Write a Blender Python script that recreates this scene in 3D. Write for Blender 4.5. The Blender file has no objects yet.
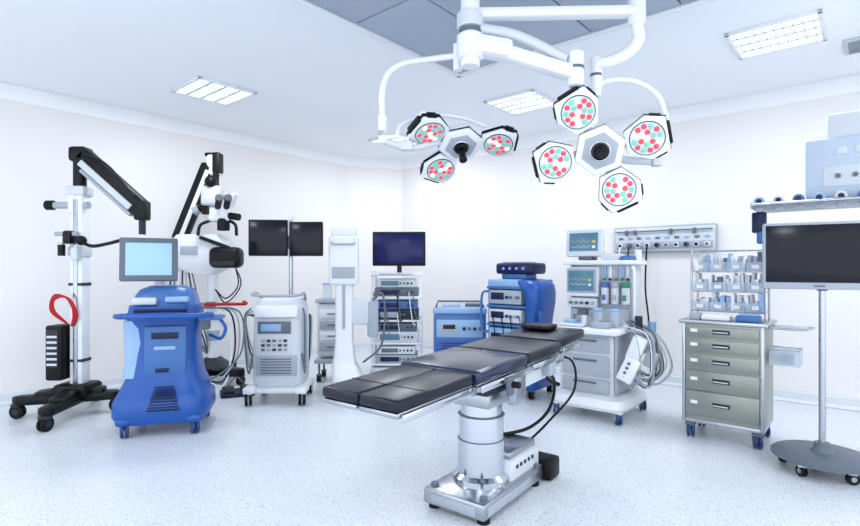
import bpy, bmesh, math, random
from mathutils import Vector, Matrix, Euler
random.seed(4)
sc = bpy.context.scene
sc.view_settings.view_transform = 'Standard'
sc.view_settings.look = 'None'
sc.view_settings.exposure = 0.22
CAM_H = 1.35

# ---------------------------------------------------------------- materials
def lin(c):
    c = c/255.0
    return c/12.92 if c <= 0.04045 else ((c+0.055)/1.055)**2.4
def C(r, g, b): return (lin(r), lin(g), lin(b), 1)
MATS = {}
def mat(name, col, rough=0.4, metal=0.0, emis=0.0, noise=0.0, alpha=1.0, coat=0.0, trans=0.0, spec=.5):
    m = bpy.data.materials.new(name); m.use_nodes = True
    nt = m.node_tree; b = nt.nodes['Principled BSDF']
    b.inputs['Base Color'].default_value = C(*col)
    b.inputs['Roughness'].default_value = rough
    b.inputs['Metallic'].default_value = metal
    b.inputs['Coat Weight'].default_value = coat
    b.inputs['Transmission Weight'].default_value = trans
    b.inputs['Alpha'].default_value = alpha
    b.inputs['Specular IOR Level'].default_value = spec
    if emis:
        b.inputs['Emission Color'].default_value = C(*col)
        b.inputs['Emission Strength'].default_value = emis
    if noise:
        tc = nt.nodes.new('ShaderNodeTexCoord'); n = nt.nodes.new('ShaderNodeTexNoise')
        n.inputs['Scale'].default_value = 6; n.inputs['Detail'].default_value = 4
        mr = nt.nodes.new('ShaderNodeMapRange')
        mr.inputs['To Min'].default_value = max(0, rough-noise); mr.inputs['To Max'].default_value = rough+noise
        nt.links.new(tc.outputs['Object'], n.inputs['Vector'])
        nt.links.new(n.outputs['Fac'], mr.inputs['Value'])
        nt.links.new(mr.outputs['Result'], b.inputs['Roughness'])
    MATS[name] = m
    return m
WHITE = mat('white_enamel', (224, 228, 234), .3, noise=.05)
OFFW = mat('offwhite_plastic', (200, 206, 214), .4, noise=.05)
LGREY = mat('light_grey_plastic', (158, 167, 179), .4, noise=.05)
GREY = mat('mid_grey_plastic', (92, 102, 115), .4, noise=.05, spec=.4)
DGREY = mat('dark_grey', (38, 44, 54), .45, noise=.05, spec=.3)
BLACK = mat('black_plastic', (8, 10, 14), .42, noise=.08, spec=.25)
RUB = mat('black_rubber', (12, 14, 18), .6, spec=.25)
PAD = mat('table_pad_vinyl', (10, 16, 34), .3, noise=.05, spec=.36)
PAD2 = mat('table_pad_blue_vinyl', (18, 30, 62), .22, noise=.05, spec=.5, coat=.15)
BLUE = mat('machine_blue', (24, 80, 160), .34, noise=.05, spec=.45)
MBLUE = mat('steel_blue', (58, 104, 166), .36, noise=.05, spec=.45)
LBLUE = mat('pale_blue', (138, 172, 212), .35, noise=.05)
NAVY = mat('navy_plastic', (12, 26, 66), .35, spec=.3)
WHEELB = mat('caster_blue', (30, 60, 112), .45)
STEEL = mat('brushed_steel', (172, 177, 185), .28, 1.0, noise=.08)
CHROME = mat('chrome', (205, 210, 218), .12, 1.0)
CABST = mat('cabinet_steel', (152, 154, 148), .38, .55, noise=.08)
CABDR = mat('drawer_steel', (138, 141, 136), .33, .6, noise=.08)
RED = mat('red_hose', (175, 18, 28), .45, spec=.3)
SCR = mat('dark_screen', (6, 9, 26), .18, spec=.28)
SCRB = mat('navy_screen', (16, 20, 74), .2, emis=.22, spec=.3)
SCRL = mat('lit_pale_screen', (146, 182, 218), .25, emis=.28, spec=.3)
SCRT = mat('monitor_display', (80, 118, 140), .2, emis=.12, spec=.3)
LEDR = mat('led_red', (222, 66, 84), .3, emis=.4)
LEDG = mat('led_pale_green', (110, 178, 160), .3, emis=.35)
LEDW = mat('led_white', (250, 250, 250), .3, emis=.7)
LENS = mat('lamp_glass', (196, 208, 214), .12, coat=.6)
GREEN = mat('green_label', (40, 130, 95), .4)
YEL = mat('yellow_label', (215, 185, 80), .4)
PAPER = mat('packet_paper', (224, 228, 233), .6)
CLEAR = mat('clear_plastic', (205, 220, 235), .15, alpha=.35)
LAMP = mat('lamp_diffuser', (240, 250, 255), .4, emis=2.8)
LOUV = mat('louvre_metal', (170, 190, 210), .3, .6)
MESHG = mat('laminar_mesh', (160, 172, 190), .5, .1, noise=.05)

def speckle_floor():
    m = bpy.data.materials.new('terrazzo_vinyl_floor'); m.use_nodes = True
    nt = m.node_tree; b = nt.nodes['Principled BSDF']; L = nt.links.new
    tc = nt.nodes.new('ShaderNodeTexCoord')
    def speck(scale, thr, col, prev):
        v = nt.nodes.new('ShaderNodeTexVoronoi'); v.inputs['Scale'].default_value = scale
        L(tc.outputs['Object'], v.inputs['Vector'])
        sep = nt.nodes.new('ShaderNodeSeparateColor'); L(v.outputs['Color'], sep.inputs['Color'])
        lt = nt.nodes.new('ShaderNodeMath'); lt.operation = 'LESS_THAN'; lt.inputs[1].default_value = thr
        L(sep.outputs[0], lt.inputs[0])
        d = nt.nodes.new('ShaderNodeMath'); d.operation = 'LESS_THAN'; d.inputs[1].default_value = .42
        L(v.outputs['Distance'], d.inputs[0])
        mu = nt.nodes.new('ShaderNodeMath'); mu.operation = 'MULTIPLY'
        L(lt.outputs[0], mu.inputs[0]); L(d.outputs[0], mu.inputs[1])
        mx = nt.nodes.new('ShaderNodeMix'); mx.data_type = 'RGBA'
        L(mu.outputs[0], mx.inputs['Factor']); L(prev, mx.inputs['A'])
        mx.inputs['B'].default_value = C(*col)
        return mx.outputs['Result']
    n = nt.nodes.new('ShaderNodeTexNoise'); n.inputs['Scale'].default_value = 1.2
    L(tc.outputs['Object'], n.inputs['Vector'])
    r = nt.nodes.new('ShaderNodeValToRGB')
    r.color_ramp.elements[0].color = C(208, 214, 221); r.color_ramp.elements[1].color = C(217, 222, 228)
    L(n.outputs['Fac'], r.inputs['Fac'])
    o = speck(150, .32, (180, 190, 204), r.outputs['Color'])
    o = speck(115, .13, (142, 155, 174), o)
    o = speck(130, .15, (236, 240, 244), o)
    L(o, b.inputs['Base Color'])
    b.inputs['Roughness'].default_value = .32
    return m
FLOORM = speckle_floor()
def plaster(name, col, col2):
    m = bpy.data.materials.new(name); m.use_nodes = True
    nt = m.node_tree; b = nt.nodes['Principled BSDF']; L = nt.links.new
    tc = nt.nodes.new('ShaderNodeTexCoord'); n = nt.nodes.new('ShaderNodeTexNoise')
    n.inputs['Scale'].default_value = .6; n.inputs['Detail'].default_value = 2
    r = nt.nodes.new('ShaderNodeValToRGB')
    r.color_ramp.elements[0].color = C(*col); r.color_ramp.elements[1].color = C(*col2)
    L(tc.outputs['Object'], n.inputs['Vector']); L(n.outputs['Fac'], r.inputs['Fac'])
    L(r.outputs['Color'], b.inputs['Base Color']); b.inputs['Roughness'].default_value = .55
    return m
WALLM = plaster('wall_white_paint', (230, 227, 227), (233, 230, 230))
CEILM = plaster('ceiling_paint', (238, 242, 249), (241, 245, 251))
COVEM = plaster('coving_paint', (240, 242, 246), (242, 244, 248))
SKIRT = plaster('skirting_vinyl', (210, 215, 223), (214, 219, 226))

# ---------------------------------------------------------------- builder
class O:
    def __init__(s, name, loc=(0, 0, 0), rz=0):
        s.e = bpy.data.objects.new(name, None); sc.collection.objects.link(s.e)
        s.e.location = loc; s.e.rotation_euler = (0, 0, math.radians(rz)); s.e.empty_display_size = .1
        s.M = Matrix.Identity(4); s.name = None
    def part(s, name):
        s.flush(); s.name = name; s.v = []; s.f = []; s.mi = []; s.ms = []
    def flush(s):
        if s.name and s.v:
            me = bpy.data.meshes.new(s.name); me.from_pydata(s.v, [], s.f)
            for m in s.ms: me.materials.append(m)
            me.polygons.foreach_set('material_index', s.mi)
            me.polygons.foreach_set('use_smooth', [True]*len(s.f))
            me.update(); me.set_sharp_from_angle(angle=math.radians(38))
            ob = bpy.data.objects.new(s.name, me); sc.collection.objects.link(ob); ob.parent = s.e
        s.name = None
    done = flush
    def add(s, vs, fs, m):
        if m not in s.ms: s.ms.append(m)
        i = s.ms.index(m); n = len(s.v)
        s.v += [tuple(s.M @ Vector(v)) for v in vs]
        s.f += [tuple(a+n for a in f) for f in fs]; s.mi += [i]*len(fs)
    def addbm(s, bm, m, T=None):
        bm.verts.ensure_lookup_table(); bm.verts.index_update()
        vs = [(T @ v.co if T else v.co.copy()) for v in bm.verts]
        fs = [[v.index for v in f.verts] for f in bm.faces]
        s.add(vs, fs, m); bm.free()
    def box(s, c, d, m, b=.008, r=(0, 0, 0), taper=None, seg=2):
        bm = bmesh.new(); bmesh.ops.create_cube(bm, size=1)
        for v in bm.verts:
            v.co = Vector((v.co.x*d[0], v.co.y*d[1], v.co.z*d[2]))
            if taper and v.co.z > 0: v.co.x *= taper[0]; v.co.y *= taper[1]
        b = min(b, min(d)*.45)
        if b > 0: bmesh.ops.bevel(bm, geom=bm.edges[:], offset=b, segments=seg, affect='EDGES', profile=.5)
        s.addbm(bm, m, Matrix.Translation(c) @ Euler([math.radians(a) for a in r]).to_matrix().to_4x4())
    def cyl(s, a, b, r, m, r2=None, seg=24, bev=0):
        a = Vector(a); b = Vector(b); r2 = r if r2 is None else r2
        d = b-a; L = d.length; q = d.to_track_quat('Z', 'Y').to_matrix()
        rings = [(0, r), (L, r2)]
        if bev: rings = [(0, r-bev), (bev, r), (L-bev, r2), (L, r2-bev)]
        vs = []; fs = []
        for (z, rr) in rings:
            for k in range(seg):
                t = 2*math.pi*k/seg; vs.append(a+q @ Vector((rr*math.cos(t), rr*math.sin(t), z)))
        for j in range(len(rings)-1):
            for k in range(seg):
                k2 = (k+1) % seg; fs.append((j*seg+k, j*seg+k2, (j+1)*seg+k2, (j+1)*seg+k))
        fs.append(tuple(reversed(range(seg)))); n = (len(rings)-1)*seg
        fs.append(tuple(range(n, n+seg))); s.add(vs, fs, m)
    def lathe(s, c, prof, m, seg=32):
        c = Vector(c); vs = []; fs = []
        for (r, z) in prof:
            for k in range(seg):
                t = 2*math.pi*k/seg; vs.append(c+Vector((r*math.cos(t), r*math.sin(t), z)))
        for j in range(len(prof)-1):
            for k in range(seg):
                k2 = (k+1) % seg; fs.append((j*seg+k, j*seg+k2, (j+1)*seg+k2, (j+1)*seg+k))
        fs.append(tuple(reversed(range(seg)))); n = (len(prof)-1)*seg; fs.append(tuple(range(n, n+seg)))
        s.add(vs, fs, m)
    def sph(s, c, r, m, sc_=(1, 1, 1)):
        bm = bmesh.new(); bmesh.ops.create_uvsphere(bm, u_segments=20, v_segments=12, radius=r)
        s.addbm(bm, m, Matrix.Translation(c) @ Matrix.Diagonal((*sc_, 1)))
    def tube(s, pts, r, m, seg=10, smooth=True, closed=False, sub=6):
        P = [Vector(p) for p in pts]
        if smooth and len(P) > 2:
            Q = []; n = len(P); rng = n if closed else n-1
            for i in range(rng):
                p1 = P[i]; p2 = P[(i+1) % n]
                p0 = P[i-1] if (i > 0 or closed) else p1*2-p2
                p3 = P[(i+2) % n] if (i+2 < n or closed) else p2*2-p1
                for k in range(sub):
                    t = k/sub
                    Q.append(.5*((2*p1)+(p2-p0)*t+(2*p0-5*p1+4*p2-p3)*t*t+(3*p1-p0-3*p2+p3)*t**3))
            if not closed: Q.append(P[-1])
            P = Q
        n = len(P); vs = []; fs = []; N = None
        for i in range(n):
            if closed: T = P[(i+1) % n]-P[i-1]
            else: T = P[min(i+1, n-1)]-P[max(i-1, 0)]
            T.normalize()
            if N is None: N = T.orthogonal().normalized()
            else:
                N = N-T*N.dot(T)
                N = N.normalized() if N.length > 1e-5 else T.orthogonal().normalized()
            B = T.cross(N)
            for k in range(seg):
                a = 2*math.pi*k/seg; vs.append(P[i]+r*(math.cos(a)*N+math.sin(a)*B))
        for i in range(n if closed else n-1):
            j = (i+1) % n
            for k in range(seg):
                k2 = (k+1) % seg; fs.append((i*seg+k, i*seg+k2, j*seg+k2, j*seg+k))
        if not closed:
            fs.append(tuple(reversed(range(seg)))); fs.append(tuple(range((n-1)*seg, n*seg)))
        s.add(vs, fs, m)
    def loft(s, secs, m, seg=32, p=4.0):
        vs = []; fs = []
        for (z, cx, cy, w, d) in secs:
            for k in range(seg):
                t = 2*math.pi*(k+.5)/seg; ct, st = math.cos(t), math.sin(t)
                vs.append(Vector((cx+w/2*math.copysign(abs(ct)**(2/p), ct), cy+d/2*math.copysign(abs(st)**(2/p), st), z)))
        for j in range(len(secs)-1):
            for k in range(seg):
                k2 = (k+1) % seg; fs.append((j*seg+k, j*seg+k2, (j+1)*seg+k2, (j+1)*seg+k))
        fs.append(tuple(reversed(range(seg)))); n = (len(secs)-1)*seg; fs.append(tuple(range(n, n+seg)))
        s.add(vs, fs, m)
    def prism(s, poly, z0, z1, m, b=0.006, T=None):
        bm = bmesh.new(); vs = [bm.verts.new((x, y, z0)) for x, y in poly]
        f = bm.faces.new(vs); ex = bmesh.ops.extrude_face_region(bm, geom=[f])
        for g in ex['geom']:
            if isinstance(g, bmesh.types.BMVert): g.co.z = z1
        bmesh.ops.recalc_face_normals(bm, faces=bm.faces[:])
        if b: bmesh.ops.bevel(bm, geom=bm.edges[:], offset=b, segments=2, affect='EDGES', profile=.5)
        s.addbm(bm, m, T)
    def caster(s, x, y, r, ztop, wm=RUB, fm=GREY, ang=0):
        a = math.radians(ang); dx, dy = math.cos(a), math.sin(a)
        for o in (-.6, .6):
            cx, cy = x+dx*o*r*.5, y+dy*o*r*.5
            s.cyl((cx-dx*r*.2, cy-dy*r*.2, r), (cx+dx*r*.2, cy+dy*r*.2, r), r, wm, seg=20, bev=r*.12)
            s.cyl((cx-dx*r*.23, cy-dy*r*.23, r), (cx+dx*r*.23, cy+dy*r*.23, r), r*.45, fm, seg=14)
        s.cyl((x, y, r), (x, y, ztop), r*.28, fm, seg=12)
        s.box((x, y, r*1.9), (r*1.3, r*1.3, r*.5), fm, b=r*.15)
    def monitor(s, c, w, h, t, rx, rz, bez, scr, bw=.02, bb=None, wave=False):
        M0 = s.M.copy()
        s.M = M0 @ Matrix.Translation(c) @ Euler((math.radians(rx), 0, math.radians(rz))).to_matrix().to_4x4()
        bb = bw if bb is None else bb
        s.box((0, 0, 0), (w, t, h), bez, b=min(.012, t*.4))
        s.box((0, t*.5+.012, 0), (w*.6, .03, h*.6), bez, b=.008)
        s.box((0, -t/2-.0015, (bb-bw)/2), (w-2*bw, .005, h-bw-bb), scr, b=.001)
        if wave:
            n = 14; ww = w-2*bw-.03
            for j, m in enumerate((GREEN, YEL, WHITE)):
                zz = h*.24-j*h*.2; pts = []
                for k in range(n): pts.append((-ww/2+ww*.75*k/(n-1), -t/2-.005, zz+(h*.07 if k % 4 == 1 else (-h*.02 if k % 4 == 2 else 0))))
                s.tube(pts, .0018, m, smooth=False, seg=5)
                s.box((ww*.4, -t/2-.004, zz), (ww*.12, .003, h*.09), m, b=0)
        s.M = M0

def hang(o, a, b, sag, r, m):
    a = Vector(a); b = Vector(b); mid = (a+b)/2
    o.tube([a, a.lerp(b, .25)-Vector((0, 0, sag*.7)), mid-Vector((0, 0, sag)), a.lerp(b, .75)-Vector((0, 0, sag*.7)), b], r, m, seg=8)

# ---------------------------------------------------------------- room
LD = Vector((.648, .762)); RD = Vector((.761, -.648))
CR = Vector((-.85, 9.08))
WT = 3.03; CEIL = 3.15
A = CR-LD*.8; B = CR+RD*.5
Lf = A-LD*9.2; Rf = B+RD*10
def mesh_obj(name, vs, fs, m, smooth=False):
    me = bpy.data.meshes.new(name); me.from_pydata(vs, [], fs); me.materials.append(m)
    me.polygons.foreach_set('use_smooth', [smooth]*len(fs)); me.update()
    ob = bpy.data.objects.new(name, me); sc.collection.objects.link(ob); return ob
def wall(name, p, q, h, n, th=.15, m=WALLM, z0=0):
    n = Vector(n).normalized()*th
    b = [p, q, q+n, p+n]
    vs = [(v.x, v.y, z0) for v in b]+[(v.x, v.y, h) for v in b]
    fs = [(0, 3, 2, 1), (4, 5, 6, 7), (0, 1, 5, 4), (1, 2, 6, 5), (2, 3, 7, 6), (3, 0, 4, 7)]
    return mesh_obj(name, vs, fs, m)
nL = (-.762, .648); nR = (.648, .761); ch = (B-A).normalized(); nC = (-ch.y, ch.x)
wall('wall_left', Lf, A, CEIL, nL); wall('wall_right', B, Rf, CEIL, nR); wall('wall_back', A, B, CEIL, nC)
def inset(off):
    Ln = Vector(nL)*-off; Rn = Vector(nR)*-off; Cn = Vector(nC).normalized()*-off
    def isect(p, d, q, e):
        den = d.x*e.y-d.y*e.x; w = q-p; return p+d*((w.x*e.y-w.y*e.x)/den)
    a = isect(Lf+Ln, LD, A+Cn, ch); b = isect(A+Cn, ch, B+Rn, RD)
    return [Lf+Ln, a, b, Rf+Rn]
def strip(name, prof, m):
    cols = [inset(o) for o, z in prof]; vs = []; fs = []
    for (o, z), c in zip(prof, cols): vs += [(p.x, p.y, z) for p in c]
    for j in range(len(prof)-1):
        for k in range(3): fs.append((j*4+k, j*4+k+1, (j+1)*4+k+1, (j+1)*4+k))
    return mesh_obj(name, vs, fs, m)
cv = [(0.0, WT-.01), (.008, WT-.01), (.010, WT)]
for k in range(9):
    t = k/8*math.pi/2; cv.append((.15-.14*math.cos(t), WT+.118*math.sin(t)))
strip('trim_1', cv, COVEM)
strip('baseboard_back', [(0.002, .11), (.012, .10), (.014, .03), (.05, .003)], SKIRT)
YB = -1.0
def slab(name, z0, z1, m):
    P = [Lf+Vector(nL)*.15, CR+Vector((0, .3)), Rf+Vector(nR)*.15, Vector((Rf.x+.1, YB)), Vector((Lf.x-.2, YB))]; n = len(P)
    vs = [(p.x, p.y, z0) for p in P]+[(p.x, p.y, z1) for p in P]
    fs = [tuple(range(n)), tuple(range(n, 2*n))]+[(i, (i+1) % n, n+(i+1) % n, n+i) for i in range(n)]
    ob = mesh_obj(name, vs, fs, m)
    bm = bmesh.new(); bm.from_mesh(ob.data); bmesh.ops.recalc_face_normals(bm, faces=bm.faces[:]); bm.to_mesh(ob.data); bm.free()
slab('floor', -.1, 0, FLOORM); slab('ceiling', CEIL, CEIL+.1, CEILM)

RZ = -40.4  # objects squared to the right wall
def ceil_light(x, y, w=.6, d=.6, power=22):
    o = O('ceiling_light_panel', (x, y, CEIL), RZ)
    o.part('frame')
    for sx in (-1, 1):
        o.box((sx*(w/2-.015), 0, -.012), (.03, d, .024), WHITE, b=.004)
        o.box((0, sx*(d/2-.015), -.012), (w, .03, .024), WHITE, b=.004)
    o.part('diffuser'); o.box((0, 0, -.006), (w-.06, d-.06, .006), LAMP, b=0)
    o.part('louvres')
    for k in range(1, 4): o.box((0, -d/2+d*k/4, -.012), (w-.06, .024, .014), LOUV, b=.002)
    for k in range(1, 10): o.box((-w/2+w*k/10, 0, -.012), (.007, d-.06, .012), LOUV, b=0)
    o.done()
    l = bpy.data.lights.new('lamp', 'AREA'); l.shape = 'RECTANGLE'; l.size = w; l.size_y = d; l.energy = power; l.color = (.93, .97, 1)
    lo = bpy.data.objects.new('lamp', l); sc.collection.objects.link(lo); lo.parent = o.e; lo.location = (0, 0, -.04)
for x, y in [(-2.19, 5.25), (1.0, 5.6), (2.68, 4.0), (-.45, 7.3), (-.2, .3), (-3.4, 2.2), (3.2, .8)]:  # last three panels are out of view, added to brighten the room
    ceil_light(x, y)
o = O('ceiling_air_vent', (3.50, 4.10, CEIL), RZ); o.part('grille')
o.box((0, 0, -.01), (.34, .34, .02), OFFW, b=.004)
for k in range(7): o.box((0, -.13+.043*k, -.024), (.28, .02, .01), LGREY, b=0, r=(25, 0, 0))
o.done()
o = O('laminar_flow_canopy', (.38, 2.72, 0), RZ)
o.part('frame')
S = 1.20
for sx in (-1, 1):
    o.box((sx*(S-.02), 0, 3.06), (.04, 2*S, .18), WHITE, b=.006)
    o.box((0, sx*(S-.02), 3.06), (2*S, .04, .18), WHITE, b=.006)
o.part('mesh_panels')
for i in range(4):
    for j in range(2):
        o.box((-S+.04+(i+.5)*(2*S-.08)/4, -S+.04+(j+.5)*(2*S-.08)/2, 3.0), ((2*S-.08)/4-.012, (2*S-.08)/2-.012, .03), MESHG, b=.004)
o.part('backing'); o.box((0, 0, 3.06), (2*S-.1, 2*S-.1, .06), DGREY, b=0)
o.done()

# ---------------------------------------------------------------- operating table
o = O('operating_table', (.30, 3.03, 0), math.degrees(math.atan2(.80, .60)))
o.part('base')
o.prism([(-.30, -.20), (.42, -.20), (.42, .20), (-.30, .20)], .03, .12, STEEL, b=.015)
o.box((.24, 0, .17), (.38, .34, .13), OFFW, b=.02)
o.box((.24, 0, .255), (.34, .30, .04), STEEL, b=.01)
o.box((-.02, -.203, .075), (.5, .01, .05), LGREY, b=.002); o.box((-.303, 0, .075), (.01, .3, .05), LGREY, b=.002)
for x in (-.24, .36):
    for y in (-.16, .16):
        o.cyl((x, y, 0), (x, y, .04), .035, RUB); o.cyl((x, y, .11), (x, y, .135), .022, GREY)
o.box((.52, -.15, .07), (.15, .18, .13), BLACK, b=.02)
for k in range(5): o.cyl((.12+k*.05, -.171, .19), (.12+k*.05, -.176, .19), .012, DGREY)
o.part('column')
o.lathe((0, 0, 0), [(.165, .12), (.165, .15), (.145, .165), (.138, .17), (.138, .36), (.130, .362), (.130, .50), (.122, .502), (.122, .60), (.11, .60)], CHROME, 40)
for zz in (.361, .501): o.lathe((0, 0, 0), [(.135, zz-.003), (.138, zz), (.135, zz+.003)], GREY, 40)
o.box((0, 0, .62), (.34, .30, .09), STEEL, b=.015)
o.box((.02, 0, .69), (.46, .34, .07), DGREY, b=.015)
Mt = Matrix.Translation((0, 0, .84)) @ Matrix.Rotation(math.radians(-1.8), 4, 'Y')
o.part('frame'); o.M = Mt
o.box((-.05, 0, -.095), (.62, .40, .045), STEEL, b=.01)
for sy in (-1, 1):
    for (a, b, hw) in ((-1.0, -.47, .235), (-.43, .10, .262), (.14, .58, .262)):
        o.box(((a+b)/2, sy*hw, -.072), (b-a, .012, .036), CHROME, b=.003)
        for x in (a+.08, b-.08): o.box((x, sy*(hw-.012), -.072), (.03, .03, .02), STEEL, b=.003)
    o.box((.82, sy*.225, -.06), (.32, .012, .03), CHROME, b=.003)
for yy in (-.115, .115): o.box((-.735, yy, -.060), (.57, .215, .024), STEEL, b=.006)
o.box((-.17, 0, -.062), (.52, .48, .022), STEEL, b=.004)
o.box((.35, 0, -.062), (.46, .48, .022), STEEL, b=.004)
o.box((.83, 0, -.052), (.38, .36, .02), STEEL, b=.004)
o.box((.25, -.13, -.14), (.42, .16, .12), OFFW, b=.02); o.box((.25, .13, -.14), (.42, .16, .12), OFFW, b=.02)
o.box((-.02, -.24, -.16), (.14, .05, .16), STEEL, b=.012); o.box((.42, -.235, -.12), (.10, .06, .10), LGREY, b=.01)
for x in (-.46, .11, .60): o.cyl((x, -.24, -.08), (x, .24, -.08), .022, STEEL)
o.box((-.16, -.275, -.11), (.05, .03, .10), GREY, b=.006); o.cyl((-.16, -.29, -.10), (-.16, -.33, -.10), .018, BLACK)
o.box((.62, -.2, -.10), (.12, .05, .07), STEEL, b=.01)
o.part('pads')
for yy in (-.117, .117): o.box((-.735, yy, -.022), (.57, .228, .052), PAD, b=.016, seg=4)
for xx in (-.83,): o.box((xx, 0, .0045), (.006, .44, .003), BLACK, b=0)
o.box((-.17, 0, -.018), (.545, .51, .066), PAD2, b=.022, seg=4)
o.box((.35, 0, -.018), (.475, .51, .066), PAD, b=.022, seg=4)
o.box((.84, 0, -.004), (.48, .45, .066), PAD, b=.022, seg=4, r=(0, -2, 0))
o.box((.92, .06, .052), (.17, .22, .034), BLACK, b=.015, seg=3)
o.M = Matrix.Identity(4)
o.part('cable')
o.tube([(.35, -.16, .72), (.62, -.18, .62), (.70, -.12, .40), (.52, -.06, .30), (.30, .05, .28)], .011, BLACK)
o.tube([(.44, -.1, .75), (.85, -.2, .72), (.88, -.22, .5), (.60, -.15, .33), (.4, -.1, .24)], .008, RUB)
o.done()

# ---------------------------------------------------------------- drawer cabinet with rack
o = O('instrument_drawer_cabinet', (2.39, 4.15, 0), RZ)
W, D = .56, .46
o.part('carcass')
o.box((0, 0, .53), (W, D, .76), CABST, b=.006)
o.box((0, 0, .925), (W+.05, D+.04, .03), STEEL, b=.008)
for sx in (-1, 1): o.box((sx*(W/2-.012), -D/2-.004, .52), (.024, .012, .78), STEEL, b=.003)
o.box((0, 0, .14), (W, D, .03), STEEL, b=.004)
o.part('drawers')
z = .90
for hgt in (.10, .12, .13, .16, .21):
    zc = z-hgt/2; o.box((0, -D/2-.008, zc), (W-.06, .018, hgt-.014), CABDR, b=.004)
    o.tube([(-.05, -D/2-.016, zc+.005), (-.05, -D/2-.04, zc+.005), (.05, -D/2-.04, zc+.005), (.05, -D/2-.016, zc+.005)], .006, CHROME, smooth=False)
    o.box((0, -D/2-.018, zc+.005), (.12, .004, .034), DGREY, b=.001)
    o.box((-.19, -D/2-.018, zc+.01), (.05, .003, .025), PAPER, b=0)
    z -= hgt
o.part('casters')
for x in (-.23, .23):
    for y in (-.18, .18): o.caster(x, y, .055, .14, WHEELB, GREY, 20)
o.part('rack_frame')
for x in (-.26, .26):
    for y in (-.02, .18): o.cyl((x, y, .94), (x, y, 1.50), .009, STEEL)
for zz in (1.00, 1.16, 1.32, 1.49):
    o.tube([(-.26, -.02, zz), (.26, -.02, zz), (.26, .18, zz), (-.26, .18, zz)], .005, STEEL, smooth=False, closed=True)
for zz in (1.00, 1.16, 1.32): o.box((0, .08, zz), (.52, .2, .008), CLEAR, b=0)
o.part('rack_packets')
for row, zz in enumerate((1.005, 1.165, 1.325)):
    x = -.245
    while x < .235:
        w = random.uniform(.018, .04); hh = random.uniform(.08, .15)
        o.box((x+w/2, random.uniform(.02, .1), zz+hh/2+.002), (w*.9, .13, hh), random.choice([PAPER, PAPER, WHITE, OFFW, LBLUE, PAPER, GREY, LGREY]), b=.003, r=(0, random.uniform(-9, 9), 0))
        x += w+random.uniform(0, .008)
o.part('rack_bins')
for zz in (1.04, 1.20, 1.36):
    for k in range(4): o.box((-.195+.13*k, -.035, zz), (.12, .006, .075), CLEAR, b=.002); o.box((-.195+.13*k, -.040, zz), (.05, .003, .03), PAPER, b=0)
    for k in range(5): o.box((-.26+.13*k, .03, zz), (.005, .13, .075), CLEAR, b=.001)
o.part('worktop_items')
o.box((-.05, -.15, .96), (.20, .10, .035), PAPER, b=.006); o.box((.17, -.16, .965), (.16, .12, .05), MBLUE, b=.012)
o.box((.17, -.16, .995), (.13, .09, .012), LBLUE, b=.004); o.box((-.2, -.14, .965), (.08, .1, .05), LGREY, b=.005)
o.part('side_rail')
o.tube([(.29, -.12, .90), (.52, -.12, .90), (.55, .10, .90), (.29, .10, .90)], .008, STEEL, smooth=False)
o.box((.41, 0, .90), (.22, .2, .012), OFFW, b=.003)
o.tube([(.29, -.1, .74), (.48, -.1, .74), (.48, .1, .74), (.29, .1, .74)], .004, STEEL, smooth=False)
o.box((.385, -.1, .68), (.19, .005, .11), CLEAR, b=.001); o.box((.385, .1, .68), (.19, .005, .11), CLEAR, b=.001)
o.box((.48, 0, .68), (.005, .2, .11), CLEAR, b=.001); o.box((.385, 0, .625), (.19, .2, .005), CLEAR, b=.001)
for k in range(6): o.box((.32+.026*k, random.uniform(-.04, .04), .675), (.018, .1, .08), random.choice([PAPER, LBLUE, MBLUE]), b=.003, r=(0, random.uniform(-12, 12), 0))
o.done()

# ---------------------------------------------------------------- right-hand monitor stand
o = O('mobile_monitor_stand', (2.61, 3.44, 0), -30)
o.part('base')
o.lathe((0, 0, 0), [(.275, .085), (.29, .09), (.29, .105), (.27, .118), (.07, .13), (.05, .15), (.045, .19)], GREY, 48)
for k in range(5):
    t = math.radians(72*k+18); o.caster(.22*math.cos(t), .22*math.sin(t), .036, .09, RUB, STEEL, 72*k)
o.part('pole')
o.cyl((0, 0, .12), (0, 0, 1.45), .02, STEEL); o.cyl((0, 0, 1.2), (0, 0, 1.3), .03, DGREY)
o.box((0, -.045, 1.42), (.12, .05, .12), DGREY, b=.01)
o.part('display'); o.monitor((-.03, -.10, 1.43), .62, .44, .05, 0, 0, LGREY, SCR, .018, .045)
o.box((-.03, -.127, 1.232), (.06, .004, .01), GREY, b=0)
o.done()

# ---------------------------------------------------------------- ceiling supply pendant
o = O('ceiling_supply_pendant', (2.85, 3.57, 0), RZ)
o.part('shelf')
o.box((0, 0, 1.80), (1.04, .42, .045), LGREY, b=.01)
o.tube([(-.5, -.25, 1.80), (.5, -.25, 1.80)], .012, STEEL)
for x in (-.5, .5): o.tube([(x, -.25, 1.80), (x, -.2, 1.80)], .009, STEEL)
o.part('gauges')
for k in range(9):
    x = -.46+.115*k
    o.cyl((x, -.20, 1.825), (x, -.235, 1.825), .034, [LBLUE, OFFW, MBLUE][k % 3], seg=16, bev=.004)
    o.cyl((x, -.236, 1.825), (x, -.243, 1.825), .018, NAVY, seg=12); o.box((x, -.2, 1.768), (.05, .03, .03), LGREY, b=.005)
o.part('housing')
HB = mat('pendant_housing', (182, 196, 213), .4, noise=.05)
o.box((.16, .03, 2.03), (.72, .34, .41), HB, b=.02); o.box((.22, .03, 2.31), (.60, .30, .18), OFFW, b=.02)
for k in range(6): o.box((.0+.1*k, -.142, 2.14), (.06, .006, .05), OFFW, b=.002)
o.box((.15, -.142, 1.97), (.5, .006, .14), OFFW, b=.004)
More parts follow.
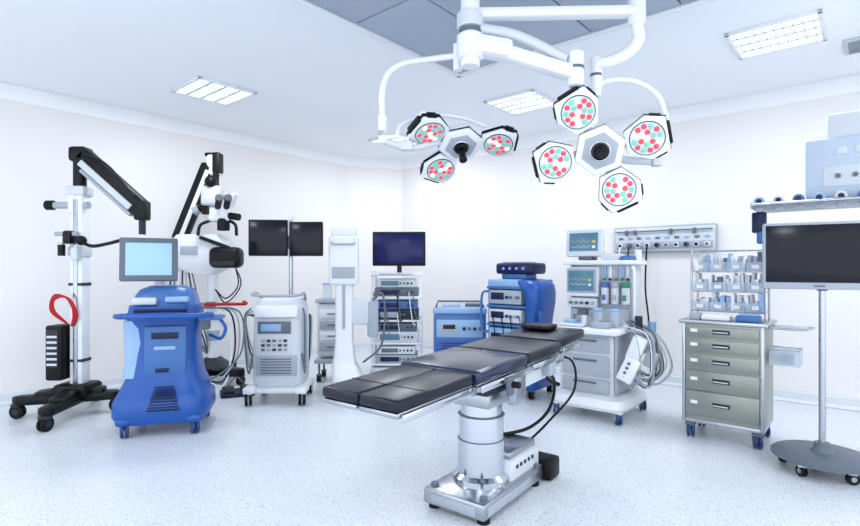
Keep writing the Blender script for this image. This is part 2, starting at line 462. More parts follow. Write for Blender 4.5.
for k in range(5): o.cyl((-.02+.09*k, -.145, 1.97), (-.02+.09*k, -.155, 1.97), .016, GREY, seg=14)
o.box((-.09, .0, 2.25), (.14, .18, .04), WHITE, b=.01)
o.part('drop_column'); o.box((.62, .03, 2.55), (.22, .26, 1.2), OFFW, b=.02)
o.box((.56, .03, 2.0), (.2, .26, .2), OFFW, b=.02); o.lathe((.62, .03, 3.02), [(.2, 0), (.24, .03), (.24, .13)], OFFW)
o.part('handset'); o.box((-.47, -.15, 1.68), (.09, .05, .15), NAVY, b=.012); o.box((-.45, -.15, 1.57), (.07, .05, .09), MBLUE, b=.012)
o.done()

# ---------------------------------------------------------------- medical gas rail on right wall
wc = Vector((2.73, 6.03)); off = Vector(nR)*-.03
o = O('medical_gas_rail', (wc.x+off.x*1.4, wc.y+off.y*1.4, 0), RZ)
o.part('panel'); o.box((0, 0, 1.685), (1.13, .05, .31), LGREY, b=.018)
o.box((0, -.02, 1.685), (1.10, .03, .28), OFFW, b=.018)
o.tube([(-.53, -.06, 1.78), (.53, -.06, 1.78)], .008, GREY)
o.box((0, -.035, 1.615), (1.06, .03, .08), LGREY, b=.008)
o.part('outlets')
for k in range(10):
    x = -.47+.105*k
    o.cyl((x, -.02, 1.615), (x, -.08, 1.615), .03, [WHITE, GREY, OFFW][k % 3], seg=18, bev=.004)
    o.cyl((x, -.08, 1.615), (x, -.09, 1.615), .018, [BLACK, GREY, DGREY, NAVY][k % 4], seg=14)
    o.box((x, -.04, 1.70), (.05, .006, .025), [GREY, LBLUE][k % 2], b=.002)
for x in (-.40, -.30, .1, .35): o.box((x, -.055, 1.77), (.03, .03, .06), GREY, b=.005)
o.part('hoses')
for x, m in ((-.47, WHITE), (-.365, BLACK), (-.26, LGREY), (-.155, BLACK)):
    o.tube([(x, -.08, 1.60), (x, -.10, 1.5), (x-.02, -.07, 1.1), (x+.02, -.08, .7), (x-.03, -.10, .45)], .010, m)
o.done()

# ---------------------------------------------------------------- anaesthesia machine
o = O('anaesthesia_machine', (1.60, 4.87, 0), RZ)
o.part('base')
o.loft([(.10, 0, 0, .66, .70), (.13, 0, 0, .70, .74), (.20, 0, 0, .68, .72), (.22, 0, .02, .60, .62)], WHITE, p=6)
for x in (-.29, .29):
    for y in (-.31, .31): o.caster(x, y, .055, .14, WHEELB, OFFW, 30)
o.part('drawer_cabinet')
o.box((-.03, .02, .48), (.52, .54, .54), OFFW, b=.02)
for zc, hh in ((.66, .15), (.47, .20), (.29, .13)):
    o.box((-.03, -.26, zc), (.44, .02, hh-.012), LGREY, b=.006); o.box((-.03, -.275, zc+hh*.25), (.22, .012, .02), GREY, b=.004)
o.box((.245, 0, .5), (.03, .5, .52), LGREY, b=.01)
o.part('worktop')
o.box((-.02, -.05, .79), (.66, .68, .05), WHITE, b=.018); o.box((-.02, -.37, .80), (.6, .03, .02), STEEL, b=.006)
o.box((-.16, -.2, .83), (.26, .26, .02), OFFW, b=.004); o.box((.12, -.22, .84), (.16, .2, .05), LGREY, b=.01)
o.box((-.2, -.18, .855), (.12, .1, .03), LBLUE, b=.006); o.cyl((-.05, -.24, .84), (-.05, -.24, .92), .025, OFFW)
o.part('upper_body')
o.box((-.01, .16, 1.10), (.58, .30, .60), OFFW, b=.02)
o.box((0, .12, 1.40), (.66, .42, .04), WHITE, b=.012)
o.box((-.27, .0, 1.10), (.03, .04, .6), LGREY, b=.006); o.box((.29, .0, 1.10), (.03, .04, .6), LGREY, b=.006)
o.tube([(.33, -.08, 1.36), (.36, -.12, 1.3), (.36, -.12, .95), (.33, -.06, .88)], .012, WHITE)
o.part('control_display')
o.box((-.15, -.03, 1.22), (.32, .08, .28), WHITE, b=.015)
o.monitor((-.15, -.075, 1.23), .29, .23, .02, 0, 0, LGREY, SCRT, .02, wave=True)
o.box((-.15, -.04, 1.02), (.30, .05, .09), OFFW, b=.008)
for k in range(5): o.cyl((-.26+.055*k, -.066, 1.02), (-.26+.055*k, -.085, 1.02), .015, [GREY, GREEN, GREY, NAVY, LGREY][k], seg=14)
for k in range(3): o.box((-.24+.09*k, -.02, .93), (.07, .03, .06), [LGREY, GREY, LGREY][k], b=.008)
o.part('vaporizers')
for k, m in enumerate((MBLUE, LGREY, GREEN)):
    x = .07+.095*k
    o.cyl((x, -.05, 1.02), (x, -.05, 1.17), .036, OFFW, bev=.004); o.cyl((x, -.05, 1.17), (x, -.05, 1.22), .038, m, bev=.006); o.box((x, -.09, 1.08), (.035, .012, .05), m, b=.003)
o.box((.165, .01, 1.00), (.30, .05, .05), LGREY, b=.008)
for k in range(5): o.box((.05+.055*k, -.0, 1.31), (.03, .02, .12), [LBLUE, WHITE, LGREY][k % 3], b=.004); o.cyl((.05+.055*k, -.01, 1.245), (.05+.055*k, -.035, 1.245), .012, [GREEN, NAVY, GREY][k % 3], seg=12)
o.part('suction_jars')
for x in (.05, .20):
    o.cyl((x, -.16, .83), (x, -.16, .96), .045, CLEAR, bev=.005); o.cyl((x, -.16, .96), (x, -.16, .985), .05, LBLUE, bev=.004)
o.part('patient_monitor')
o.box((-.16, .10, 1.45), (.14, .14, .05), GREY, b=.008)
o.monitor((-.17, .06, 1.59), .35, .26, .10, -4, 4, OFFW, SCRT, .035, .05, wave=True)
o.box((.08, .12, 1.45), (.16, .2, .06), OFFW, b=.01); o.box((.23, .12, 1.44), (.1, .16, .05), MBLUE, b=.01)
o.cyl((.30, .16, 1.42), (.30, .16, 1.52), .03, WHITE)
o.part('breathing_hoses')
o.tube([(-.30, -.1, .82), (-.40, -.25, .74), (-.44, -.3, .5), (-.42, -.25, .30), (-.36, -.12, .22)], .02, DGREY)
o.tube([(-.28, -.05, .80), (-.42, -.15, .66), (-.47, -.2, .45), (-.40, -.2, .25)], .016, LGREY)
for k in range(16):
    x = .33+random.uniform(0, .14); y = random.uniform(-.3, .15)
    o.tube([(.30, y, .90-random.uniform(0, .2)), (x+.08, y-.04, .78), (x+.14+random.uniform(-.08, .06), y, .5), (x+.04, y+.03, .28+random.uniform(0, .14)), (.27, y+.05, .45)], random.choice([.005, .007, .010]), random.choice([WHITE, OFFW, LGREY, WHITE, GREY]), seg=8)
o.part('side_modules')
o.box((.42, -.24, .66), (.12, .10, .22), WHITE, b=.02, r=(8, 22, 10)); o.box((.37, -.28, .48), (.13, .08, .22), WHITE, b=.015, r=(-6, 24, 5))
for k in range(4): o.cyl((.385-.018*k, -.32, .54-.04*k), (.385-.018*k, -.33, .54-.04*k), .013, GREY, seg=12)
o.box((.38, -.05, .76), (.12, .16, .12), LGREY, b=.015); o.box((.42, .1, .68), (.12, .12, .2), WHITE, b=.02)
o.box((.50, -.1, .56), (.1, .1, .14), OFFW, b=.02, r=(0, 15, 0))
o.cyl((.40, -.12, .82), (.40, -.12, .93), .03, DGREY, bev=.005); o.cyl((.48, -.02, .76), (.48, -.02, .88), .035, LBLUE, bev=.005)
o.done()

# ---------------------------------------------------------------- blue pump stack
o = O('heart_lung_pump_cart', (.98, 5.62, 0), RZ)
o.part('frame')
o.loft([(.10, 0, 0, .62, .52), (.14, 0, 0, .64, .56), (.22, 0, 0, .60, .50), (.26, 0, 0, .52, .44)], BLUE, p=6)
for x in (-.25, .25):
    for y in (-.2, .2): o.caster(x, y, .05, .13, RUB, GREY, 15)
o.box((-.28, .02, .72), (.035, .40, 1.0), MBLUE, b=.012)
o.box((0, .2, .75), (.56, .03, .95), MBLUE, b=.01)
for zz in (.42, .74, .94, 1.14): o.box((-.05, 0, zz), (.48, .44, .03), MBLUE, b=.008)
o.part('curved_column')
o.loft([(.24, .22, 0, .20, .46), (.5, .22, .0, .16, .40), (.8, .24, -.01, .17, .42), (1.0, .26, -.02, .20, .46), (1.10, .25, -.02, .22, .48), (1.17, .21, -.01, .27, .48), (1.22, .15, 0, .30, .44), (1.235, .1, 0, .2, .34)], BLUE, p=3)
o.part('generators')
o.box((-.07, -.01, 1.19), (.42, .42, .08), LBLUE, b=.02)
for (zz, hh, m) in ((1.04, .15, LGREY), (.84, .14, OFFW), (.58, .26, LBLUE)):
    o.box((-.06, -.02, zz), (.40, .40, hh), m, b=.012)
    o.box((-.15, -.223, zz+.01), (.16, .006, hh*.5), NAVY, b=.002)
    for k in range(4): o.cyl((-.03+.045*k, -.22, zz), (-.03+.045*k, -.24, zz), .016, [DGREY, MBLUE, LGREY, GREY][k], seg=14)
o.part('top_console')
o.box((0, -.02, 1.26), (.30, .24, .06), MBLUE, b=.015)
o.box((.02, -.02, 1.345), (.46, .30, .12), NAVY, b=.03, seg=3); o.box((.02, -.172, 1.345), (.34, .006, .07), SCRB, b=.002)
for k in range(4): o.cyl((-.1+.08*k, -.17, 1.345), (-.1+.08*k, -.185, 1.345), .014, LBLUE, seg=12)
o.box((.0, -.02, 1.41), (.3, .2, .015), LGREY, b=.005)
o.part('side_handle')
o.tube([(.31, -.2, .9), (.38, -.24, .85), (.38, -.24, .4), (.31, -.2, .32)], .018, BLUE)
o.tube([(-.29, -.18, 1.1), (-.35, -.22, 1.05), (-.35, -.22, .7), (-.29, -.18, .65)], .014, MBLUE)
for k in range(4): hang(o, (-.2+.11*k, -.24, .84), (-.1+.11*k, -.24, .55), .12, .006, random.choice([BLACK, WHITE, GREY]))
o.done()

# ---------------------------------------------------------------- heater cooler unit
o = O('heater_cooler_unit', (.355, 6.12, 0), -4)
o.part('body')
o.box((0, 0, .52), (.60, .46, .62), MBLUE, b=.025); o.box((0, 0, .86), (.62, .48, .07), LBLUE, b=.02)
o.box((0, -.235, .66), (.53, .012, .20), LBLUE, b=.005); o.box((-.12, -.243, .66), (.2, .008, .12), LGREY, b=.003); o.box((-.12, -.248, .68), (.14, .004, .05), NAVY, b=.001)
for k in range(4): o.cyl((.05+.06*k, -.24, .66), (.05+.06*k, -.26, .66), .02, [NAVY, GREY][k % 2], seg=14)
o.box((0, -.235, .42), (.53, .012, .2), BLUE, b=.005)
for k in range(6): o.box((0, -.243, .35+.028*k), (.42, .008, .01), NAVY, b=0)
o.tube([(-.27, -.2, .90), (-.25, -.22, .97), (.25, -.22, .97), (.27, -.2, .90)], .012, GREY, smooth=False)
o.box((-.1, .05, .92), (.2, .2, .05), OFFW, b=.01); o.box((.16, .05, .91), (.2, .16, .04), GREY, b=.01)
o.part('casters')
for x in (-.23, .23):
    for y in (-.17, .17): o.caster(x, y, .05, .21, RUB, GREY)
o.part('chassis'); o.box((0, 0, .19), (.56, .42, .05), NAVY, b=.01)
o.done()

# ---------------------------------------------------------------- endoscopy tower
o = O('endoscopy_tower', (-.40, 6.38, 0), 0)
o.part('frame')
for x in (-.29, .29):
    for y in (-.2, .22): o.box((x, y, .72), (.03, .03, 1.2), WHITE, b=.006)
for zz in (.20, .45, .72, 1.0, 1.27): o.box((0, 0, zz), (.61, .48, .025), WHITE, b=.006)
o.box((0, 0, .13), (.62, .52, .07), OFFW, b=.02)
for x in (-.25, .25):
    for y in (-.21, .21): o.caster(x, y, .05, .12, RUB, GREY)
o.part('devices')
def dev(z, h, w, m, face, n=4):
    o.box((0, -.02, z+h/2+.013), (w, .40, h), m, b=.01); o.box((-.08, -.222, z+h/2+.013), (w*.45, .005, h*.55), face, b=.002)
    for k in range(n): o.cyl((w*.1+.045*k, -.22, z+h/2+.013), (w*.1+.045*k, -.235, z+h/2+.013), .013, [GREY, GREEN, DGREY, NAVY][k % 4], seg=12)
dev(.20, .10, .50, LGREY, NAVY); dev(.31, .09, .44, WHITE, GREY)
dev(.45, .13, .52, OFFW, SCRT); dev(.585, .09, .48, GREY, NAVY)
dev(.72, .12, .52, DGREY, LGREY); dev(.845, .10, .5, MBLUE, SCRB)
dev(1.0, .10, .52, GREY, NAVY); dev(1.105, .10, .46, OFFW, SCRT)
o.part('cables')
for k in range(8):
    x = random.uniform(-.27, .2); hang(o, (x, -.25, random.uniform(.8, 1.1)), (x+random.uniform(.04, .09), -.25, random.uniform(.45, .8)), .14, .006, random.choice([BLACK, GREY, WHITE]))
o.part('display')
o.cyl((.02, .05, 1.27), (.02, .05, 1.42), .03, DGREY); o.box((.02, .03, 1.56), (.12, .06, .14), DGREY, b=.01)
o.monitor((.02, -.02, 1.585), .65, .42, .06, 0, -1, BLACK, SCRB, .025, .035)
o.part('keyboard'); o.box((0, -.27, 1.285), (.4, .12, .02), OFFW, b=.005)
o.done()

# ---------------------------------------------------------------- mobile imaging column
o = O('mobile_imaging_unit', (-.93, 5.62, 0), 5)
o.part('column')
o.loft([(.30, 0, 0, .26, .26), (.42, 0, 0, .22, .22), (.60, 0, 0, .19, .20), (1.22, 0, 0, .19, .20)], WHITE, p=6)
o.box((0, -.03, 1.43), (.31, .26, .52), WHITE, b=.03, seg=3); o.box((0, -.03, 1.74), (.27, .22, .12), WHITE, b=.03, seg=3)
o.box((0, -.164, 1.30), (.24, .008, .12), LGREY, b=.004); o.box((0, -.106, .95), (.03, .01, .5), LGREY, b=.003)
o.tube([(-.12, -.17, 1.62), (-.12, -.21, 1.60), (.12, -.21, 1.60), (.12, -.17, 1.62)], .01, LGREY, smooth=False)
o.part('base')
o.loft([(.09, .04, 0, .32, .42), (.12, .04, 0, .34, .45), (.22, .03, 0, .31, .40), (.32, 0, 0, .26, .28)], WHITE, p=5)
for sx in (-1, 1):
    o.box((sx*.09+.06, -.26, .13), (.09, .26, .07), OFFW, b=.02, r=(0, 0, sx*10)); o.caster(sx*.10+.07, -.36, .05, .12, RUB, GREY)
    o.caster(sx*.11+.05, .14, .05, .12, RUB, GREY)
o.part('arm'); o.box((.18, -.02, .88), (.22, .12, .28), OFFW, b=.03); o.box((.31, -.02, .80), (.12, .14, .40), LGREY, b=.03)
o.tube([(.31, -.05, 1.0), (.40, -.08, 1.08), (.44, -.08, .9), (.42, -.05, .6), (.36, 0, .45), (.2, 0, .32)], .012, GREY)
o.done()

# ---------------------------------------------------------------- grey cart with twin monitors
o = O('ultrasound_cart', (-1.53, 5.35, 0), 2)
o.part('body')
o.loft([(.16, 0, 0, .44, .42), (.22, 0, 0, .50, .46), (.60, 0, 0, .50, .46), (.90, 0, .01, .48, .44), (1.0, 0, .02, .45, .40), (1.04, 0, .03, .40, .34)], OFFW, p=7)
o.box((0, -.235, .92), (.42, .03, .12), WHITE, b=.01, r=(-12, 0, 0)); o.box((-.02, -.232, .76), (.32, .02, .12), GREY, b=.006); o.box((-.05, -.244, .76), (.2, .006, .07), LBLUE, b=.002)
for r_ in range(3):
    for c_ in range(5): o.box((-.13+.055*c_, -.236, .63-.045*r_), (.035, .012, .025), [LGREY, DGREY, GREY][(r_+c_) % 3], b=.003)
o.box((0, -.235, .38), (.40, .02, .2), LGREY, b=.008)
for k in range(6): o.box((0, -.247, .31+.028*k), (.3, .006, .01), GREY, b=0)
o.tube([(-.22, .1, 1.02), (-.24, -.1, 1.10), (-.2, -.26, 1.08), (.2, -.26, 1.08), (.24, -.1, 1.10), (.22, .1, 1.02)], .014, LGREY)
o.part('base')
o.box((0, 0, .135), (.56, .5, .06), WHITE, b=.025)
for sx in (-1, 1):
    o.box((sx*.25, -.22, .15), (.12, .2, .06), WHITE, b=.02); o.caster(sx*.26, -.27, .068, .15, RUB, OFFW, 15); o.caster(sx*.24, .2, .055, .13, RUB, OFFW)
o.part('cables')
for sx in (-1, 1):
    for k in range(5):
        y = -.2+.06*k; x0 = sx*.255; q = 1 if sx < 0 else .35
        o.tube([(x0, y, .95-.03*k), (x0+sx*q*(.06+.015*k), y-.02, .85), (x0+sx*q*(.05+.012*k), y, .45+.04*k), (x0+sx*.02, y, .3+.03*k), (x0-sx*.01, y, .5)], .009, [GREY, LGREY, OFFW, DGREY, LGREY][k], seg=8)
o.part('monitor_pole'); o.cyl((.05, .17, .95), (.05, .17, 1.86), .022, STEEL)
o.box((.03, .15, 1.62), (.5, .04, .05), LGREY, b=.01); o.box((.05, .13, 1.62), (.12, .08, .14), GREY, b=.01); o.cyl((.05, .17, 1.86), (.05, .17, 1.9), .03, WHITE)
o.part('displays')
o.monitor((-.16, .07, 1.665), .40, .38, .05, 0, 4, BLACK, SCR, .018); o.monitor((.235, .07, 1.655), .35, .36, .05, 0, -3, BLACK, SCR, .018)
o.done()

o = O('suction_cart', (-1.16, 6.25, 0), 0)
o.part('body'); o.box((0, 0, .62), (.34, .32, .62), OFFW, b=.02); o.box((0, 0, .96), (.38, .36, .05), LGREY, b=.012); o.box((0, 0, .25), (.4, .38, .05), LGREY, b=.01)
for k in range(4): o.box((0, -.165, .42+.13*k), (.28, .012, .10), [LGREY, WHITE][k % 2], b=.005); o.box((0, -.174, .42+.13*k), (.1, .012, .015), GREY, b=.002)
for x in (-.15, .15):
    for y in (-.14, .14): o.caster(x, y, .045, .24, RUB, GREY)
for x in (-.08, .08): o.cyl((x, 0, .985), (x, 0, 1.15), .055, CLEAR, bev=.006); o.cyl((x, 0, 1.15), (x, 0, 1.17), .06, LBLUE)
o.done()

# ---------------------------------------------------------------- blue console, left
o = O('surgical_laser_console', (-2.25, 4.42, 0), 14)
o.part('lower_shell')
o.loft([(.10, 0, .0, .68, .60), (.16, 0, 0, .74, .66), (.27, 0, 0, .73, .66), (.34, 0, .01, .66, .60), (.44, 0, .02, .57, .53), (.58, 0, .02, .52, .48), (.74, 0, .02, .51, .45), (.86, 0, .02, .53, .44), (.93, 0, .02, .56, .46)], BLUE, p=4.5, seg=56)
for k in range(9): o.box((.05, -.335+.004*k, .22+.022*k), (.24-.012*k, .02, .009), NAVY, b=.002)
o.part('side_panel')
o.loft([(.46, -.15, .02, .30, .50), (.58, -.14, .02, .29, .46), (.92, -.15, .02, .30, .42)], LBLUE, p=5)
o.box((-.28, .02, .80), (.03, .26, .22), OFFW, b=.01)
o.part('front_panel')
o.box((.04, -.215, .68), (.32, .04, .40), MBLUE, b=.02, r=(-2, 0, 0)); o.box((.04, -.24, .80), (.20, .01, .05), NAVY, b=.004)
o.box((.04, -.24, .70), (.16, .01, .03), LBLUE, b=.004); o.box((.02, -.245, .52), (.1, .02, .03), NAVY, b=.005)
o.part('upper_shell')
o.loft([(.92, 0, .02, .54, .46), (.97, 0, .02, .56, .48), (1.04, 0, .03, .54, .44)], BLUE, p=4)
o.loft([(1.03, 0, .03, .50, .42), (1.12, 0, .03, .46, .38), (1.17, 0, .04, .40, .32), (1.20, 0, .05, .26, .22)], MBLUE, p=4)
o.box((-.12, -.19, 1.08), (.18, .06, .06), OFFW, b=.015); o.box((.12, -.18, 1.09), (.18, .06, .05), LBLUE, b=.015)
o.box((.0, -.2, 1.0), (.40, .03, .03), NAVY, b=.008)
o.part('tray')
o.tube([(-.26, -.15, .96), (-.30, -.30, .97), (-.18, -.38, .97), (.25, -.38, .97), (.40, -.30, .97), (.34, -.12, .96)], .02, BLUE)
o.box((.06, -.29, .955), (.48, .18, .022), MBLUE, b=.01); o.box((.38, -.12, .93), (.18, .26, .03), MBLUE, b=.012)
o.tube([(.45, -.2, .93), (.5, -.22, .85), (.46, -.2, .76), (.36, -.1, .78)], .014, BLUE)
o.box((.33, -.1, .88), (.06, .1, .1), GREY, b=.01)
o.part('display')
o.cyl((-.06, .03, 1.18), (-.06, .03, 1.32), .04, OFFW); o.box((-.10, .02, 1.43), (.2, .1, .2), OFFW, b=.02)
o.monitor((-.12, -.06, 1.42), .43, .36, .08, -6, 10, GREY, SCRL, .045)
o.part('casters')
for x, y in ((-.25, -.26), (.27, -.26), (-.25, .22), (.27, .22)):
    o.caster(x, y, .06, .15, WHEELB, MBLUE, 20); o.box((x, y, .13), (.12, .12, .07), BLUE, b=.03)
o.part('cables')
for k in range(4): o.tube([(.26, .1, 1.0), (.45+.04*k, .15, .95), (.50+.03*k, .15, .6), (.44, .12, .3+.04*k), (.3, .1, .35)], .008, [WHITE, BLACK, LGREY, GREY][k], seg=8)
o.done()

# ---------------------------------------------------------------- microscope A
o = O('surgical_microscope', (-3.27, 4.80, 0), 0)
o.part('base')
for ang, L in ((200, .46), (280, .54), (15, .32), (105, .46)):
    t = math.radians(ang); c, s_ = math.cos(t), math.sin(t); M0 = o.M.copy()
    o.M = Matrix.Rotation(t, 4, 'Z')
    o.prism([(0, -.10), (L, -.06), (L+.05, 0), (L, .06), (0, .10)], .12, .20, BLACK, b=.018)
    o.box((L*.35, 0, .215), (L*.7, .14, .07), BLACK, b=.02, r=(0, 6, 0)); o.M = M0
    o.caster(c*L, s_*L, .062, .14, RUB, DGREY, ang+70)
o.box((0, 0, .23), (.30, .26, .12), BLACK, b=.03)
o.part('column'); o.box((.02, 0, 1.13), (.12, .12, 1.82), WHITE, b=.018); o.box((.02, -.063, 1.13), (.04, .01, 1.7), STEEL, b=.002)
o.box((.02, 0, 2.06), (.17, .16, .09), OFFW, b=.02); o.box((.02, 0, 1.5), (.15, .14, .10), OFFW, b=.02)
o.box((.02, 0, 1.2), (.14, .13, .03), DGREY, b=.01); o.box((.02, 0, .5), (.14, .13, .03), DGREY, b=.01)
o.part('power_cabinet'); o.box((-.13, -.04, .58), (.15, .20, .50), BLACK, b=.02); o.box((-.13, -.147, .62), (.11, .01, .34), DGREY, b=.003)
for k in range(6): o.box((-.13, -.155, .48+.05*k), (.09, .006, .02), OFFW, b=.001)
o.part('red_cable')
for k in range(3): o.tube([(-.04, -.08, .84), (-.13-.015*k, -.12, .96), (-.12, -.14, 1.06+.02*k), (-.02, -.14, 1.09), (.03, -.12, 1.0+.02*k), (.03+.015*k, -.1, .92), (.0, -.08, .82)], .010, RED)
o.part('swing_arm')
o.cyl((.02, 0, 2.08), (.02, 0, 2.42), .055, BLACK, bev=.01); o.box((.03, 0, 2.40), (.16, .15, .14), BLACK, b=.03)
o.box((.33, -.02, 2.15), (.78, .11, .16), BLACK, b=.025, r=(0, 42, 0)); o.box((.30, -.08, 2.11), (.62, .02, .06), OFFW, b=.006, r=(0, 42, 0))
o.box((.285, -.02, 2.045), (.62, .08, .035), LGREY, b=.01, r=(0, 42, 0)); o.box((.61, -.02, 1.88), (.11, .12, .18), BLACK, b=.02)
o.cyl((.61, -.02, 1.66), (.61, -.02, 1.86), .03, DGREY); o.tube([(.1, -.08, 2.4), (.35, -.12, 2.28), (.58, -.1, 2.0)], .01, BLACK)
o.part('balance_arm')
o.cyl((-.24, -.02, 1.93), (.12, -.02, 1.93), .032, LGREY); o.cyl((-.28, -.02, 1.93), (-.2, -.02, 1.93), .045, BLACK, bev=.008); o.cyl((-.02, -.02, 1.85), (-.02, -.02, 2.03), .05, WHITE, bev=.01)
o.part('foot_control_hanger')
o.box((-.02, -.09, 1.63), (.08, .08, .12), BLACK, b=.02); o.cyl((-.14, -.09, 1.66), (.06, -.09, 1.66), .02, LGREY); o.sph((.10, -.1, 1.6), .045, BLACK); o.box((-.10, -.08, 1.55), (.05, .05, .07), OFFW, b=.012)
o.tube([(.05, -.1, 1.62), (.2, -.12, 1.55), (.35, -.12, 1.57), (.45, -.1, 1.6)], .016, BLACK)
o.box((.05, -.1, 1.48), (.06, .06, .12), OFFW, b=.012); o.cyl((-.08, -.1, 1.46), (-.08, -.1, 1.56), .03, BLACK)
o.done()

# ---------------------------------------------------------------- microscope B
o = O('surgical_microscope', (-2.56, 6.1, 0), 0)
o.part('base')
for ang, L in ((170, .34), (255, .36), (340, .40), (75, .36)):
    t = math.radians(ang); c, s_ = math.cos(t), math.sin(t)
    o.M = Matrix.Rotation(t, 4, 'Z'); o.prism([(0, -.11), (L, -.07), (L+.06, 0), (L, .07), (0, .11)], .10, .19, BLACK, b=.02); o.M = Matrix.Identity(4)
    o.caster(c*L, s_*L, .055, .12, RUB, DGREY, ang)
o.loft([(.17, 0, 0, .36, .32), (.24, 0, 0, .30, .28), (.30, 0, 0, .16, .16)], DGREY)
o.part('column'); o.cyl((0, 0, .25), (0, 0, 1.45), .065, WHITE); o.cyl((0, 0, .5), (0, 0, .62), .075, LGREY, bev=.01)
o.part('housing')
o.loft([(1.28, -.10, 0, .30, .24), (1.36, -.12, 0, .62, .32), (1.52, -.12, 0, .74, .36), (1.66, -.12, 0, .70, .34), (1.74, -.14, 0, .52, .26)], WHITE, p=4)
o.box((.22, -.15, 1.47), (.36, .22, .24), BLACK, b=.07, seg=4); o.box((.22, -.265, 1.40), (.26, .02, .05), DGREY, b=.005); o.box((.10, -.19, 1.64), (.36, .06, .04), BLACK, b=.01, r=(0, 20, 0))
o.box((-.2, -.185, 1.55), (.2, .01, .1), LGREY, b=.004)
o.part('boom')
o.box((-.22, 0, 2.12), (.17, .14, .98), BLACK, b=.04, r=(0, 22, 0)); o.box((-.19, -.075, 2.10), (.05, .02, .84), WHITE, b=.008, r=(0, 22, 0))
o.box((.02, 0, 2.56), (.16, .14, .26), WHITE, b=.04); o.box((.07, -.03, 2.58), (.09, .14, .24), BLACK, b=.02); o.box((-.02, 0, 2.68), (.12, .12, .05), BLACK, b=.02)
o.cyl((.06, -.06, 2.2), (.06, -.06, 2.5), .035, BLACK)
o.part('optical_head')
o.box((.04, -.12, 2.18), (.22, .16, .24), OFFW, b=.04, seg=3); o.box((.14, -.12, 1.96), (.26, .16, .16), WHITE, b=.04)
o.cyl((.18, -.14, 1.78), (.18, -.14, 1.92), .07, BLACK, bev=.01)
for dx in (0, .10):
    o.cyl((.13+dx, -.18, 2.05), (.20+dx, -.32, 2.12), .035, BLACK); o.cyl((.20+dx, -.32, 2.12), (.215+dx, -.35, 2.135), .042, DGREY)
o.cyl((-.12, -.14, 2.02), (.02, -.14, 2.10), .04, BLACK); o.cyl((-.16, -.14, 2.0), (-.1, -.14, 2.03), .05, LGREY)
o.cyl((.26, -.16, 1.95), (.38, -.2, 1.93), .04, BLACK); o.sph((.05, -.18, 2.34), .07, BLACK); o.sph((.22, -.16, 2.18), .05, LGREY)
o.cyl((.28, -.16, 2.06), (.34, -.2, 2.2), .03, WHITE); o.box((.0, -.2, 2.0), (.08, .06, .08), BLACK, b=.015)
for sx in (-1, 1): o.tube([(.14+sx*.1, -.14, 1.9), (.14+sx*.2, -.2, 1.84), (.14+sx*.22, -.22, 1.72)], .018, BLACK)
o.part('red_handle'); o.tube([(-.18, -.12, .92), (-.1, -.2, .93), (.2, -.24, .94), (.44, -.18, .94), (.40, -.1, .96)], .018, RED); o.box((0, -.08, .92), (.1, .1, .07), GREY, b=.01)
o.part('cables')
for k in range(7): o.tube([(-.40+.03*k, -.1, 1.38), (-.44+.05*k, -.14, 1.1), (-.36+.05*k, -.16, .75), (-.2+.03*k, -.12, .5), (-.05, -.05, .35)], .009, [BLACK, GREY, WHITE, DGREY, LGREY, BLACK, GREY][k], seg=8)
for k in range(3): o.tube([(.3, -.1, 1.38), (.34+.03*k, -.12, 1.15), (.2, -.12, 1.0-.05*k), (.05, -.06, 1.1)], .008, [BLACK, DGREY, WHITE][k], seg=8)
o.done()
o = O('foot_pedal', (-2.05, 5.50, 0), 25); o.part('plate'); o.box((0, 0, .025), (.34, .24, .05), NAVY, b=.015); o.part('treadles')
for x in (-.09, .09): o.box((x, -.02, .065), (.12, .18, .03), BLACK, b=.01, r=(8, 0, 0))
o.tube([(-.12, .1, .04), (0, .14, .16), (.12, .1, .04)], .008, GREY); o.done()

# ---------------------------------------------------------------- ceiling boom + surgical lights
BO = Vector((.21, 2.70, 0))
o = O('surgical_light', BO, 0)
o.part('ceiling_column'); o.cyl((0, 0, 2.40), (0, 0, 3.02), .05, WHITE, bev=.005); o.lathe((0, 0, 2.84), [(.05, 0), (.13, .06), (.16, .15)], WHITE)
o.cyl((0, 0, 2.60), (0, 0, 2.68), .07, OFFW, bev=.008); o.cyl((0, 0, 2.44), (0, 0, 2.57), .07, WHITE, bev=.012); o.cyl((0, 0, 2.575), (0, 0, 2.595), .058, GREY)
o.part('spring_arm')
o.box((.10, 0, 2.50), (.24, .12, .10), WHITE, b=.03, r=(0, 10, 0)); o.box((.32, 0, 2.43), (.44, .09, .075), WHITE, b=.022, r=(0, 17, 0))
o.tube([(.05, .0, 2.60), (.25, .0, 2.56), (.50, .0, 2.44)], .028, OFFW); o.cyl((.55, 0, 2.30), (.55, 0, 2.48), .042, WHITE, bev=.008); o.cyl((.55, 0, 2.385), (.55, 0, 2.40), .045, GREY)
o.part('upper_arm')
o.box((.42, -.0, 2.68), (.90, .075, .055), WHITE, b=.02, r=(0, -1, 0)); o.cyl((.87, 0, 2.62), (.87, 0, 2.80), .045, WHITE, bev=.008)
o.tube([(.87, 0, 2.64), (.88, .01, 2.55), (.84, .03, 2.49), (.76, .06, 2.455), (.69, .09, 2.45)], .032, WHITE, seg=14)
o.cyl((.69, .1, 2.31), (.69, .1, 2.49), .03, WHITE, bev=.006); o.cyl((.69, .1, 2.385), (.69, .1, 2.40), .032, GREY)
o.part('lower_arm')
o.cyl((-.06, .1, 2.42), (-.06, .1, 2.56), .024, WHITE); o.box((-.03, .06, 2.50), (.08, .14, .05), WHITE, b=.015)
o.tube([(-.06, .1, 2.50), (-.22, .2, 2.52), (-.36, .28, 2.53), (-.45, .3, 2.48), (-.49, .32, 2.38), (-.49, .34, 2.24)], .017, WHITE, seg=12)
